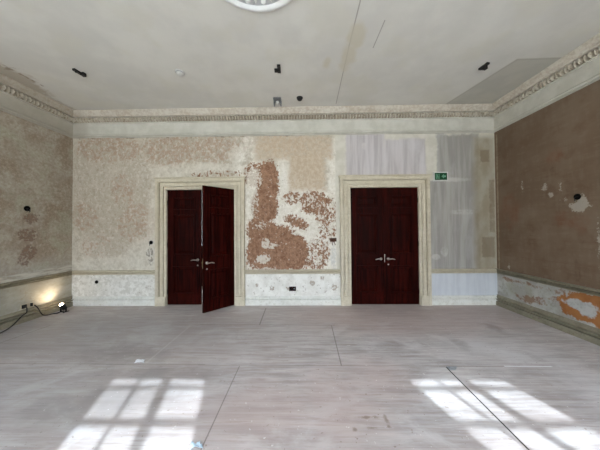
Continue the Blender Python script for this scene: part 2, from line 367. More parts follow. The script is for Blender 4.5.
def mat_floor():
    m = Mat('dusty sheet floor', 0.55, 0.35); P = lambda l: px_items(fl, l)
    gx = m.noise((1.6, 16, 1), 5, .62, 41); gx2 = m.noise((3.5, 45, 1), 4, .6, 42); big = m.noise(0.8, 5, .6, 43); mid = m.noise(3, 5, .62, 44); fine = m.noise(22, 4, .6, 45)
    c = m.mix(m.smooth(gx*.7+mid*.3, .36, .64), col(150, 141, 136), col(188, 181, 177))
    c = m.mix(m.smooth(big, .42, .60)*.45, c, col(172, 158, 151))
    c = m.mix(m.smooth(m.noise((1.2, 2.2, 1), 5, .66, 46, .6), .50, .66)*.6, c, col(194, 190, 187))
    c = m.mix(m.smooth(gx2*.6+gx*.4, .54, .64)*.5, c, col(128, 114, 106))
    gx3 = m.noise((1.3, 20, 1), 6, .72, 49, .3)
    c = m.mix(m.smooth(gx3, .50, .60)*.24, c, col(198, 194, 190)); c = m.mix(m.smooth(gx3, .46, .38)*.26, c, col(138, 124, 116))
    # paler dusty reaches and darker scuffs
    c = m.mix(m.edge(m.blobs('xy', P([(420, 336, 560, 362, .3), (545, 350, 640, 420, .3)])), mid*.5+big*.5, .8, .3)*.4, c, col(200, 196, 194))
    c = m.mix(m.edge(m.blobs('xy', P([(100, 385, 165, 412, .08), (130, 368, 215, 384, .06), (90, 345, 150, 364, .06), (60, 396, 120, 425, .03)])), mid*.6+gx*.4, .7, .12)*.55, c, col(118, 108, 102))
    c = m.mix(m.edge(m.blobs('xy', P([(330, 360, 420, 400, .15), (210, 385, 330, 450, .2), (400, 310, 480, 330, .1), (300, 300, 560, 335, .2), (300, 366, 400, 450, .3)])), mid*.5+gx*.5, .9, .3)*.5, c, col(172, 149, 140))
    c = m.mix(m.edge(m.blobs('xy', P([(445, 336, 470, 350, .03), (386, 342, 402, 347, .01), (486, 326, 505, 332, .01)])), mid, .5, .08)*.5, c, col(120, 106, 98))
    chips = m.edge(m.blobs('xy', P([(383.5, 416, 389, 422), (386.5, 425, 391, 428), (353, 428, 357.5, 431), (368, 427, 377, 429), (362, 416.5, 374, 418)])), fine*.5+mid*.5, .10, .010)
    c = m.mix(chips*.6, c, col(110, 90, 66))
    c = m.mix(m.smooth(m.noise(34, 2, .5, 47), .70, .74)*.6, c, col(120, 100, 88))
    c = m.mix(m.smooth(m.noise(30, 2, .5, 48), .71, .75)*.6, c, col(222, 218, 212))
    c = m.mix(m.edge(m.blobs('xy', P([(-260, 316, 190, 366, .5), (-300, 360, 70, 470, .5)])), mid*.4+big*.6, 1.2, .45)*.5, c, col(126, 124, 122))
    # joints of the sheets
    def L(a, b, w): return m.line(fl(*a), fl(*b), w)
    thin = None
    for a, b, w in [((-160, 363), (205, 364.5), .0035), ((198, 365), (415, 366), .003), ((415, 366), (552, 367), .003), ((200, 324.5), (335, 325.3), .006),
                    ((266, 308), (259.5, 325), .009), ((331.5, 325.5), (341.5, 366), .006), ((239.5, 366), (200, 452), .0045), ((-40, 357), (50, 325.5), .008), ((335, 325.3), (470, 326), .002)]:
        k = L(a, b, w); thin = k if thin is None else m.math('MAXIMUM', thin, k)
    c = m.mix(thin*.6, c, col(92, 82, 76))
    gap = L((446, 367), (545, 466), .006)
    c = m.mix(gap, c, col(30, 26, 24))
    c = m.mix(L((190, 326), (146, 363), .012)*.18, c, col(205, 198, 190))
    c = m.mix(m.line(fl(504, 366.2), fl(552, 366.6), .008)*.8, c, col(226, 226, 226))  # reflection along the joint, painted as a pale line
    c = m.mix(m.smooth(m.xyz(1), 4.72, 4.98)*m.smooth(mid, .3, .6)*.35, c, col(196, 188, 180))
    r = m.smooth(mid*.5+gx*.5, .35, .65, .42, .62)
    return m.finish(c, rough=r, bump=gx2*.3 + fine*.2 - gap*3.0 - thin*1.5, strength=.2, dist=.004)

def mat_ceiling():
    m = Mat('old ceiling plaster', 0.93, 0.12); P = lambda l: px_items(cl, l)
    big = m.noise(.6, 4, .6, 51); mid = m.noise(2.5, 5, .6, 52); fine = m.noise(14, 4, .6, 53)
    c = m.mix(m.smooth(big*.6+mid*.4, .40, .60), col(205, 202, 195), col(214, 211, 203))
    c = m.mix(m.smooth(m.noise(1.3, 4, .6, 54), .5, .64)*.4, c, col(206, 202, 188))
    # re-plastered corner with its straight edges
    a, b, d = cl(440, 108), cl(517, 59.5), cl(575, 57.5)
    def half(p, q):
        p, q = Vector((p[0], p[1], 0)), Vector((q[0], q[1], 0)); u = (q-p).normalized(); n = Vector((-u.y, u.x, 0))
        k = m.n.new('ShaderNodeVectorMath'); k.operation = 'DOT_PRODUCT'; m.l.new(m.pos, k.inputs[0]); k.inputs[1].default_value = n
        return V(m, k.outputs['Value']) - p.dot(n)
    sdn = m.math('MINIMUM', half(a, b), half(b, d))
    cor = m.smooth(sdn, -.012, .012)
    c = m.mix(cor*.9, c, m.mix(m.smooth(mid, .4, .6), col(188, 184, 173), col(180, 177, 167)))
    c = m.mix(m.smooth(m.math('ABSOLUTE', sdn), .03, .005)*.5, c, col(160, 154, 140))
    # cracks
    def crk(p, q, w): return m.line(cl(*p), cl(*q), w, .004)
    ck = m.math('MAXIMUM', crk((361, -2), (349, 46), .006), m.math('MAXIMUM', crk((349, 46), (336, 104), .005), crk((385, 20), (373, 48), .005)))
    c = m.mix(ck*.55, c, col(120, 112, 100))
    pat = m.edge(m.blobs('xy', P([(351, 24, 361, 50, .08), (344, 40, 352, 68, .06), (325, 56, 330, 66, .03)])), mid, .3, .04)
    c = m.mix(pat*.75, c, col(198, 190, 170))
    # browned and flaking margin along the side cornice
    lf = m.edge(m.blobs('xy', P([(-60, 30, 30, 100, .2), (-20, 70, 40, 95, .15), (20, 84, 62, 108, .15), (50, 98, 84, 114, .08)])), mid*.6+fine*.4, .7, .08)
    c = m.mix(lf*.75, c, col(166, 152, 134))
    wf = m.edge(m.blobs('xy', P([(56, 104, 68, 108, .02), (66, 111, 80, 116, .03), (8, 66, 24, 74, .02), (28, 96, 40, 100, .0), (-10, 60, 12, 70, .03)])), fine, .22, .02)
    c = m.mix(wf*.8, c, col(206, 200, 188))
    df = m.edge(m.blobs('xy', P([(2, 68, 18, 70, .0), (16, 71.5, 22, 75, .01), (0, 78, 20, 86, .0)])), fine, .2, .02)
    c = m.mix(df*.7, c, col(124, 108, 92))
    return m.finish(c, bump=fine*.2 - ck*2.0 + wf*.6, strength=.22, dist=.006)

def mat_paint(name, a, b, dirt, amt=.5, rough=.6, seed=60):
    m = Mat(name, rough, .3); mid = m.noise(5, 5, .62, seed); fine = m.noise(24, 4, .65, seed+1)
    c = m.mix(m.smooth(mid, .36, .64), col(*a), col(*b)); c = m.mix(m.smooth(fine, .52, .66)*amt, c, col(*dirt))
    return m.finish(c, bump=fine*.3+mid*.2, strength=.18, dist=.004)
def mat_cornice():
    m = Mat('cornice paint', .8, .2); z = m.xyz(2); mid = m.noise(4, 5, .62, 71); fine = m.noise((18, 18, 22), 5, .65, 72)
    fr = m.mix(m.smooth(mid, .36, .64), col(190, 187, 175), col(202, 199, 188))
    fr = m.mix(m.smooth(fine, .6, .7)*.4, fr, col(172, 168, 152))
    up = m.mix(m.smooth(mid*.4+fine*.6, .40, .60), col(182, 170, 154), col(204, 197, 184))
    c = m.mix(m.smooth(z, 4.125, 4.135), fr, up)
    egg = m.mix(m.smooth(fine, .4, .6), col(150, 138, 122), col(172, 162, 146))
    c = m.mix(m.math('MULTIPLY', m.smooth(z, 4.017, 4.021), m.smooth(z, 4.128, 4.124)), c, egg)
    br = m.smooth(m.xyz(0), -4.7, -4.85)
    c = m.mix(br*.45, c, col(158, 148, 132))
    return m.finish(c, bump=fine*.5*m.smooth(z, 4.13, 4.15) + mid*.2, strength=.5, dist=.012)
def flat_mat(name, rgb, rough=.5, spec=.4, metal=0.0, amt=.25, dark=None, scale=30, seed=80):
    m = Mat(name, rough, spec, metal); n = m.noise(scale, 3, .6, seed)
    d = dark or tuple(int(v*.75) for v in rgb)
    return m.finish(m.mix(m.smooth(n, .45, .65)*amt, col(*rgb), col(*d)), bump=n, strength=.05, dist=.002)
def mat_mahogany():
    m = Mat('varnished mahogany', .5, .035); g = m.noise((26, 26, 1.6), 5, .62, 91, .3); big = m.noise((3, 3, 1.0), 4, .6, 92)
    c = m.mix(m.smooth(g, .36, .64), col(22, 3, 2), col(52, 11, 6)); c = m.mix(m.smooth(big, .45, .62)*.5, c, col(28, 4, 2))
    return m.finish(c, rough=m.smooth(g, .3, .7, .42, .58), bump=g, strength=.05, dist=.002)
def mat_glass():
    m = Mat('window glass', 0.0, .5); n, l = m.n, m.l
    tr = n.new('ShaderNodeBsdfTransparent'); gl = n.new('ShaderNodeBsdfGlossy'); gl.inputs['Roughness'].default_value = 0.02
    mx = n.new('ShaderNodeMixShader'); mx.inputs[0].default_value = 0.05
    l.new(tr.outputs[0], mx.inputs[1]); l.new(gl.outputs[0], mx.inputs[2])
    l.new(mx.outputs[0], n['Material Output'].inputs['Surface']); return m.mat
def mat_glow(name, rgb, power):
    m = Mat(name, .4, .3); m.bsdf.inputs['Base Color'].default_value = col(*rgb); m.bsdf.inputs['Emission Color'].default_value = col(*rgb); m.bsdf.inputs['Emission Strength'].default_value = power; return m.mat

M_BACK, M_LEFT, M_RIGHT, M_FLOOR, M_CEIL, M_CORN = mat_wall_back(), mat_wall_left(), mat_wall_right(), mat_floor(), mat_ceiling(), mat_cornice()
M_EGG = mat_paint('egg and dart plaster', (186, 176, 158), (200, 192, 176), (120, 104, 86), .7, .85, 61)
M_TRIM = mat_paint('aged cream joinery paint', (190, 180, 158), (202, 193, 172), (164, 152, 128), .4, .55, 63)
M_TRIM_SHADED = mat_paint('aged olive joinery paint', (128, 122, 104), (142, 136, 117), (104, 96, 78), .45, .55, 65)  # shaded copy of the joinery paint: dim side light put into its colour
M_SKIRT = mat_paint('chalky skirting paint', (206, 205, 196), (218, 217, 209), (182, 176, 160), .5, .6, 67)
M_PLAIN = mat_paint('plain wall plaster', (196, 190, 178), (206, 201, 190), (176, 168, 152), .3, .9, 69)
M_LOBBY = mat_paint('lobby grey paint', (176, 178, 184), (186, 188, 194), (160, 160, 164), .3, .8, 73)
M_WINF = mat_paint('window joinery white', (214, 212, 204), (224, 222, 214), (190, 186, 174), .3, .5, 75)
M_WOOD, M_GLASS = mat_mahogany(), mat_glass()
M_NICKEL = flat_mat('worn nickel', (206, 200, 194), .3, .5, 1.0, .4)
M_BRASS = flat_mat('dull brass', (146, 132, 104), .4, .5, 1.0, .5)
M_BLACK = flat_mat('black enamel', (22, 21, 21), .45, .4, 0, .3)
M_RUBBER = flat_mat('black cable rubber', (28, 28, 29), .6, .3, 0, .3)
M_DARKGAP = flat_mat('dark cavity', (12, 10, 9), .95, .1)
M_ROSE = mat_paint('white rose plaster', (222, 222, 220), (230, 230, 227), (196, 196, 196), .3, .85, 77)
M_ROSEBED = mat_paint('grey rose ground', (176, 177, 178), (190, 190, 190), (150, 152, 156), .5, .9, 79)
M_WHITEPL = flat_mat('white plastic', (206, 205, 200), .45, .4)
M_GREY = flat_mat('galvanised steel', (132, 134, 136), .5, .5, .6, .5)
M_RUST = flat_mat('rusted steel box', (84, 54, 40), .8, .3, .2, .8, (44, 30, 24))
M_GREEN = flat_mat('exit sign green', (0, 66, 34), .35, .4, 0, .2)
M_PICTO = flat_mat('exit sign pale green', (112, 160, 134), .4, .4)
M_PAPER = flat_mat('white paper', (222, 224, 228), .8, .2)
M_BLUEPAPER = flat_mat('pale blue paper', (186, 204, 214), .7, .2)
M_PLATE = flat_mat('dull metal plate', (170, 174, 178), .4, .5, .6, .5)
M_LENS = mat_glow('lit lamp lens', (255, 226, 190), 14.0)

# ================================================================== THE SETTING
def structure(o, label=None, cat=None): return tag(o, label, cat, kind='structure')
T = 0.30
# back wall with two openings
bm = bmesh.new()
xs = [XL-T, D1[0], D1[1], D2[0], D2[1], XR+T]
for i in range(5):
    z0 = (0, D1[2], 0, D2[2], 0)[i]
    box(bm, xs[i], xs[i+1], D, D+0.22, z0, ZC)
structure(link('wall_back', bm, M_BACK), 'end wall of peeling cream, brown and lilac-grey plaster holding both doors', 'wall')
bm = bmesh.new(); box(bm, XL-T, XL, YF-0.34, D, 0, ZC); structure(link('wall_left', bm, M_LEFT), 'mottled beige side wall with the lit floodlight at its foot', 'wall')
bm = bmesh.new(); box(bm, XR, XR+T, YF-0.34, D, 0, ZC); structure(link('wall_right', bm, M_RIGHT), 'plain brown side wall with an orange patch on its dado', 'wall')
WX, WZ0, WZ1 = 0.66, 0.62, 3.58
bm = bmesh.new(); x = XL
for c in WINC:
    box(bm, x, c-WX, YF-0.34, YF, 0, ZC); box(bm, c-WX, c+WX, YF-0.34, YF, 0, WZ0); box(bm, c-WX, c+WX, YF-0.34, YF, WZ1, ZC); x = c+WX
box(bm, x, XR, YF-0.34, YF, 0, ZC)
structure(link('wall_front', bm, M_PLAIN), 'pale plaster wall with three tall sash windows facing the doors', 'wall')
bm = bmesh.new(); box(bm, XL-T, XR+T, YF-0.34, D+2.6, -0.12, 0); structure(link('floor', bm, M_FLOOR), 'dusty grey-pink sheet floor with sunlit window patches', 'floor')
bm = bmesh.new(); box(bm, XL-T, XR+T, YF-0.34, D+2.6, ZC, ZC+0.15); structure(link('ceiling', bm, M_CEIL), 'off-white cracked plaster ceiling with a greyer replastered corner', 'ceiling')
# lobby behind the doors, with an unseen end opening added to light it
bm = bmesh.new(); box(bm, XL-T, XR+T, D+1.7, D+1.9, 0, ZC); structure(link('wall_lobby', bm, M_LOBBY), 'grey lobby wall seen through the gap of the open door', 'wall')
bm = bmesh.new(); box(bm, XL-T, XR+T, D+1.66, D+1.7, 0, 1.17); structure(link('wall_lobby_dark_strip', bm, M_WOOD), 'dark strip added low on the lobby wall to darken the door gap', 'dark strip')  # added dark board that darkens the lower part of the door gap
bm = bmesh.new(); box(bm, XR+T-.1, XR+T, D+.22, D+1.7, 0, ZC); structure(link('wall_lobby_right', bm, M_LOBBY), 'grey closed end wall of the lobby', 'wall')
bm = bmesh.new(); box(bm, XL-T, XL-T+.1, D+.22, D+1.7, 0, 1.0); box(bm, XL-T, XL-T+.1, D+.22, D+1.7, 3.0, ZC)
structure(link('wall_lobby_left', bm, M_LOBBY), 'grey lobby end wall with a wide opening added to let in daylight', 'wall')

# windows behind the viewer that throw the patches of sun
for i, c in enumerate(WINC):
    w = empty(f'window_{i+1}', (c, YG, WZ0)); structure(w, ('first', 'middle', 'last')[i] + ' of three tall sash windows along the bright wall', 'window')
    H = WZ1-WZ0; top = 3.475-WZ0
    f = bmesh.new(); box(f, -WX, -.60, -.04, .05, 0, H); box(f, .43, WX, -.04, .05, 0, H); box(f, -.60, .43, -.04, .05, 0, .07); box(f, -.60, .43, -.04, .05, top, H)
    link('window_frame', f, M_WINF, w)
    g = bmesh.new(); box(g, -.045, .045, -.03, .03, .07, top); link('mullion', g, M_WINF, w)
    g = bmesh.new(); box(g, -.310, -.280, -.018, .018, .07, top)
    for z, t in ((3.31, .019), (2.875, .026), (2.44, .014), (2.0, .03), (1.56, .014), (1.12, .014)): box(g, -.60, .43, -.018, .018, z-WZ0-t, z-WZ0+t)
    link('glazing_bars', g, M_WINF, w)
    g = bmesh.new(); box(g, -.60, .43, -.003, .003, .07, top); link('pane', g, M_GLASS, w)
    g = bmesh.new(); box(g, -WX, WX, .05, .34, -.05, 0.0); link('window_sill', g, M_WINF, w)

# cornice: one mitred run round the room, the egg and dart rows as its children
prof = [(0, 3.690), (.030, 3.692), (.030, 3.705), (.010, 3.706), (.010, 3.716), (.040, 3.717), (.052, 3.738), (.040, 3.760), (.008, 3.761), (.008, 3.772), (.016, 3.773), (.016, 3.998), (.046, 4.004), (.050, 4.016), (.010, 4.020), (.010, 4.124), (.046, 4.128), (.088, 4.136), (.092, 4.160), (.100, 4.164), (.108, 4.185), (.126, 4.205), (.138, 4.222), (.142, 4.240), (.142, ZC), (0, ZC)]
bm = bmesh.new(); rings = []
for p, z in prof: rings.append([bm.verts.new(v) for v in ((XL+p, YF+p, z), (XR-p, YF+p, z), (XR-p, D-p, z), (XL+p, D-p, z))])
for a, b in zip(rings, rings[1:]):
    for k in range(4): bm.faces.new((a[k], a[(k+1) % 4], b[(k+1) % 4], b[k]))
bmesh.ops.recalc_face_normals(bm, faces=bm.faces[:])
for f in bm.faces: f.normal_flip()
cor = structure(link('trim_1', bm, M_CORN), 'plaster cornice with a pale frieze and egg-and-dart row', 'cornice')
def egg_row(a, b, nrm):
    a, b, n = Vector((*a, 0)), Vector((*b, 0)), Vector((*nrm, 0)); L = (b-a).length; t = (b-a)/L
    k = max(1, round(L/.1225)); p = L/k; bm = bmesh.new()
    def put(u, v, w): return bm.verts.new(a + t*u + n*w + Vector((0, 0, v)))
    zt, zb = 4.118, 4.022
    for i in range(k):
        c = (i+.5)*p
        # egg: blunt at the top, narrow at the foot, standing off the bed
        rows = []
        for zz, hw, o in ((zt+.004, .017, .070), (zt-.03, .020, .094), (zt-.055, .017, .096), (zt-.078, .010, .080), (zb+.004, .003, .050)):
            rows.append([put(c-hw, zz, .008), put(c-hw*.9, zz, .008+(o-.008)*.7), put(c, zz, o), put(c+hw*.9, zz, .008+(o-.008)*.7), put(c+hw, zz, .008)])
        for r, s in zip(rows, rows[1:]):
            for q in range(4): bm.faces.new((r[q], r[q+1], s[q+1], s[q]))
        # tongue between two eggs, tapering to a point
        x = i*p; prv = None
        for zz, hw, o in ((zt+.004, .017, .066), (zt-.04, .013, .074), (zt-.075, .009, .070), (zb+.002, .003, .05)):
            cur = [put(x-hw, zz, .008), put(x-hw*.7, zz, o), put(x+hw*.7, zz, o), put(x+hw, zz, .008)]
            if prv:
                for q in range(3): bm.faces.new((prv[q], prv[q+1], cur[q+1], cur[q]))
            prv = cur
    bmesh.ops.recalc_face_normals(bm, faces=bm.faces[:])
    return link('egg_and_dart_row', bm, M_EGG, cor, True)
egg_row((XL+.05, D), (XR-.05, D), (0, -1)); egg_row((XL, YF+.05), (XL, D-.05), (1, 0)); egg_row((XR, D-.05), (XR, YF+.05), (-1, 0)); egg_row((XR-.05, YF), (XL+.05, YF), (0, 1))

# chair rail and skirting, broken by the doors
RAIL = [(0, RAIL_B), (.026, RAIL_B), (.026, RAIL_B+.014), (.004, RAIL_B+.015), (.004, RAIL_B+.027), (.040, RAIL_B+.028), (.050, RAIL_B+.040), (.040, RAIL_B+.052), (.008, RAIL_B+.053), (.008, RAIL_T-.027), (.072, RAIL_T-.026), (.078, RAIL_T-.008), (.064, RAIL_T), (0, RAIL_T)]
SKIRT = [(0, 0), (.036, 0), (.036, .125), (.008, .126), (.008, .138), (.036, .139), (.034, .165), (.020, .178), (.018, SK_T), (0, SK_T)]
SKIRT_SIDE = [(0, 0), (.066, 0), (.066, .090), (.020, .091), (.020, .105), (.056, .106), (.062, .118), (.056, .132), (.012, .133), (.012, .148), (.044, .149), (.046, .175), (.030, .190), (.018, .198), (.016, .215), (0, .215)]
ARCH = .215
segs = [((XL, D1[0]-ARCH), 'before the half-open door'), ((D1[1]+ARCH, D2[0]-ARCH), 'between the two doors'), ((D2[1]+ARCH, XR), 'beside the closed door')]
for k, ((a, b), wh) in enumerate(segs):
    bm = bmesh.new(); run(bm, RAIL, (a, D), (b, D), (0, -1)); structure(link(f'trim_{k+2}', bm, M_TRIM), 'cream chair rail on the end wall ' + wh, 'chair rail')
    bm = bmesh.new(); run(bm, SKIRT, (a, D), (b, D), (0, -1)); structure(link('baseboard_back' + ('' if k == 0 else f'.{k:03d}'), bm, M_SKIRT), 'off-white skirting board on the end wall ' + wh, 'baseboard')
for k, (x, n, wh, pr) in enumerate(((XL, 1, 'left', 'mottled beige side wall'), (XR, -1, 'right', 'brown side wall'))):
    bm = bmesh.new(); run(bm, RAIL, (x, YF), (x, D), (n, 0)); structure(link(f'trim_{k+5}', bm, M_TRIM_SHADED), 'olive-cream chair rail along the ' + pr, 'chair rail')
    bm = bmesh.new(); run(bm, SKIRT_SIDE, (x, YF), (x, D), (n, 0)); structure(link(f'baseboard_{wh}', bm, M_TRIM_SHADED), 'olive-cream skirting board along the ' + pr, 'baseboard')
bm = bmesh.new(); run(bm, SKIRT, (XL, YF), (XR, YF), (0, 1)); structure(link('baseboard_front', bm, M_SKIRT), 'off-white skirting under the tall windows', 'baseboard')

# ================================================================== DOORS
def architrave(x0, x1, zh):
    """moulded casing with plinths, lining and a small cap, in world metres"""
    bm = bmesh.new(); W = ARCH
    steps = [(0.0, .042, .034), (.042, .056, .018), (.056, .072, .046), (.072, .130, .036), (.130, .146, .016), (.146, .166, .060), (.166, W, .074)]   # (inner offset, outer offset, thickness)
    for a, b, t in steps:
        box(bm, x0-b, x0-a, D-t, D, 0, zh+a, .003); box(bm, x1+a, x1+b, D-t, D, 0, zh+a, .003); box(bm, x0-b, x1+b, D-t, D, zh+a, zh+b, .003)
    for s, x in ((-1, x0), (1, x1)):
        xa, xb = sorted((x, x+s*(W+.006))); box(bm, xa, xb, D-.066, D, 0, .20, .004)
    box(bm, x0-W-.012, x1+W+.012, D-.075, D, zh+W-.012, zh+W+.014, .004); box(bm, x0-W-.028, x1+W+.028, D-.10, D, zh+W+.014, zh+W+.034, .006)
    for xa, xb, za, zb in ((x0-.001, x0+.012, 0, zh), (x1-.012, x1+.001, 0, zh), (x0, x1, zh-.012, zh+.001)): box(bm, xa, xb, D-.03, D+.22, za, zb)
    box(bm, x0+.012, x0+.03, D+.07, D+.10, 0, zh-.012); box(bm, x1-.03, x1-.012, D+.07, D+.10, 0, zh-.012); box(bm, x0, x1, D+.07, D+.10, zh-.03, zh-.012)
    return bm
LT = .045
def leaf(parent, w, h, s, hx, ang, narrow):
    """s = +1: extends to +x from its hinge, -1: to -x. The room face is y = 0"""
    L = bmesh.new(); st = .125; rails = [(0.0, .235), (.83, 1.08), (1.985, 2.085), (h-.15, h)]
    X = lambda a, b: tuple(sorted((s*a, s*b)))
    box(L, *X(0, st), 0, LT, 0, h, .002); box(L, *X(w-st, w), 0, LT, 0, h, .002)
    for a, b in rails: box(L, *X(st, w-st), .0005, LT-.0005, a, b)
    box(L, *X(st-.005, w-st+.005), .016, LT-.016, .1, h-.1)
    # meeting bead down the free edge
    if narrow: box(L, *X(w-.012, w+.012), -.012, .006, 0, h, .003)
    o = link('door_leaf', L, M_WOOD, parent); o.location = (hx, 0, 0.008); o.rotation_euler = (0, 0, ang)
    for (a, b) in ((.235, .83), (1.08, 1.985), (2.085, h-.15)):
        P = bmesh.new()
        for y0, sg in ((.016, -1), (LT-.016, 1)):
            xa, xb = st, w-st
            # moulding frame
            for i, (d0, d1, t) in enumerate(((-.004, .012, .030), (.012, .028, .020), (.028, .036, .006))):
                for q in ((xa+d0, xa+d1, a+d0, b-d0), (xb-d1, xb-d0, a+d0, b-d0), (xa+d1, xb-d1, a+d0, a+d1), (xa+d1, xb-d1, b-d1, b-d0)):
                    ya, yb = sorted((y0, y0+sg*t)); box(P, *X(q[0], q[1]), ya, yb, q[2], q[3])
            # raised and fielded centre
            i0, i1 = .060, .085
            r0 = [(s*(xa+i0), y0, a+i0), (s*(xb-i0), y0, a+i0), (s*(xb-i0), y0, b-i0), (s*(xa+i0), y0, b-i0)]
            r1 = [(s*(xa+i1), y0+sg*.011, a+i1), (s*(xb-i1), y0+sg*.011, a+i1), (s*(xb-i1), y0+sg*.011, b-i1), (s*(xa+i1), y0+sg*.011, b-i1)]
            v0 = [P.verts.new(v) for v in r0]; v1 = [P.verts.new(v) for v in r1]
            fs = [P.faces.new((v0[k], v0[(k+1) % 4], v1[(k+1) % 4], v1[k])) for k in range(4)] + [P.faces.new(v1), P.faces.new(v0[::-1])]
            bmesh.ops.recalc_face_normals(P, faces=fs)
        link('panel', P, M_WOOD, o)
    for z in (.28, 1.3, h-.28):
        g = bmesh.new(); lathe(g, [(.011, -.05), (.011, .05)], 10, Matrix.Translation((s*-.006, -.006, z))); link('hinge', g, M_BLACK, o, True)
    return o
def lever(parent, x, z, d, y=0.0, sg=-1):
    """nickel lever on a round rose; d = direction the lever points along x"""
    g = bmesh.new()
    R = Matrix.Translation((x, y, z)) @ Matrix.Rotation(PI/2 if sg < 0 else -PI/2, 4, 'X')
    lathe(g, [(.030, 0), (.030, .006), (.026, .010), (.012, .012), (.010, .045), (.012, .060), (0, .062)], 18, R)
    tube(g, spline([(x, y+sg*.05, z), (x+d*.025, y+sg*.056, z+.002), (x+d*.07, y+sg*.055, z+.006), (x+d*.115, y+sg*.05, z-.004), (x+d*.128, y+sg*.044, z-.012)], 5), [.0095]*6+[.011]*8+[.009]*6+[.006], 8)
    return link('lever_handle', g, M_NICKEL, parent, True)
def keyhole(parent, x, z, y=0.0):
    g = bmesh.new(); R = Matrix.Translation((x, y, z)) @ Matrix.Rotation(PI/2, 4, 'X')
    lathe(g, [(.015, 0), (.015, .004), (.012, .006), (.004, .006)], 14, R); return link('keyhole_plate', g, M_NICKEL, parent, True)

HZ = .975
d1 = empty('door_1', (0, D, 0)); structure(d1, 'dark red mahogany double door standing half open, in a cream casing', 'door')
o = link('door_frame', architrave(*D1), M_TRIM, d1); o.location = (0, -D, 0); o['label'] = 'cream moulded door casing'
w1 = (D1[1]-D1[0]-.024)/2
la = leaf(d1, w1-.004, D1[2]-.024, 1, D1[0]+.012, 0.0, False); lever(la, w1-.075, HZ, -1); keyhole(la, w1-.075, HZ-.12); la['label'] = 'closed leaf'
w1r = .692
ra = leaf(d1, w1r, D1[2]-.024, -1, D1[1]-.012, math.radians(47.5), False); lever(ra, -(w1r-.075), HZ, 1); lever(ra, -(w1r-.075), HZ, 1, LT, 1); keyhole(ra, -(w1r-.075), HZ-.12); ra['label'] = 'leaf swung open into the room'
g = bmesh.new(); box(g, -w1r-.003, -w1r+.002, .008, LT-.008, HZ-.11, HZ+.09, .001); box(g, -w1r-.016, -w1r, .014, LT-.014, HZ-.005, HZ+.025, .003); box(g, -w1r-.014, -w1r, .016, LT-.016, HZ-.075, HZ-.045, .003)
link('lock_plate', g, M_BRASS, ra)
d2 = empty('door_2', (0, D, 0)); structure(d2, 'closed dark mahogany double door beside the green exit sign', 'door')
o = link('door_frame', architrave(*D2), M_TRIM, d2); o.location = (0, -D, 0); o['label'] = 'cream moulded door casing'
w2 = (D2[1]-D2[0]-.03)/2
lb = leaf(d2, w2, D2[2]-.024, 1, D2[0]+.012, 0.0, True); lever(lb, w2-.075, HZ, -1)
g = bmesh.new(); box(g, w2-.006, w2+.006, -.017, -.011, HZ-.07, HZ+.10, .002); link('lock_plate', g, M_NICKEL, lb)
rb = leaf(d2, w2, D2[2]-.024, -1, D2[1]-.012, 0.0, False); lever(rb, -(w2-.075), HZ, 1); keyhole(rb, -(w2-.075), HZ-.12)
for d, q in ((lb, d2), (rb, d2)): d.location.y = .012
la.location.y = .012

# ================================================================== THINGS ON THE CEILING
RX, RY, RR = -.482, 2.125, .575
rose = empty('ceiling_rose', (RX, RY, ZC)); tag(rose, 'round white plaster ceiling rose with leaf relief', 'ceiling rose')
DN = Matrix.Rotation(PI, 4, 'X')
g = bmesh.new(); lathe(g, [(RR, 0), (RR, .012), (RR-.010, .024), (RR-.035, .036), (RR-.060, .032), (RR-.070, .016), (RR-.080, .012), (RR-.080, 0)], 72, DN, False); link('rim', g, M_ROSE, rose, True)
g = bmesh.new(); lathe(g, [(0, .010), (RR-.076, .010)], 64, DN, False); link('ground', g, M_ROSEBED, rose, True)
g = bmesh.new(); lathe(g, [(.17, .008), (.165, .03), (.14, .045), (.10, .035), (.07, .05), (.03, .065), (0, .068)], 32, DN, False); link('boss', g, M_ROSE, rose, True)
def leaf_relief(M):
    bm = bmesh.new(); rows = []
    for t, hw in ((0, .018), (.12, .05), (.25, .035), (.38, .065), (.5, .045), (.65, .06), (.8, .035), (.92, .018), (1, .003)):
        r = .16 + t*.325; curl = .022*math.sin(t*PI) + .006
        rows.append([bm.verts.new((r - .03*(abs(k)/2), hw*k/2, -.008 - (curl if k == 0 else curl*.75 if abs(k) == 1 else 0.0))) for k in (-2, -1, 0, 1, 2)])
    for a, b in zip(rows, rows[1:]):
        for k in range(4): bm.faces.new((a[k], b[k], b[k+1], a[k+1]))
    for v in bm.verts: v.co = M @ v.co
    return bm
for i in range(16):
    link('acanthus_leaf', leaf_relief(Matrix.Rotation(2*PI*(i+.25)/16, 4, 'Z')), M_ROSE, rose, True)
for i in range(16):
    g = bmesh.new(); lathe(g, [(.030, 0.006), (.028, .022), (.014, .034), (0, .036)], 12, Matrix.Rotation(2*PI*(i+.75)/16, 4, 'Z') @ Matrix.Translation((.45, 0, 0)) @ DN, False); link('rosette', g, M_ROSE, rose, True)

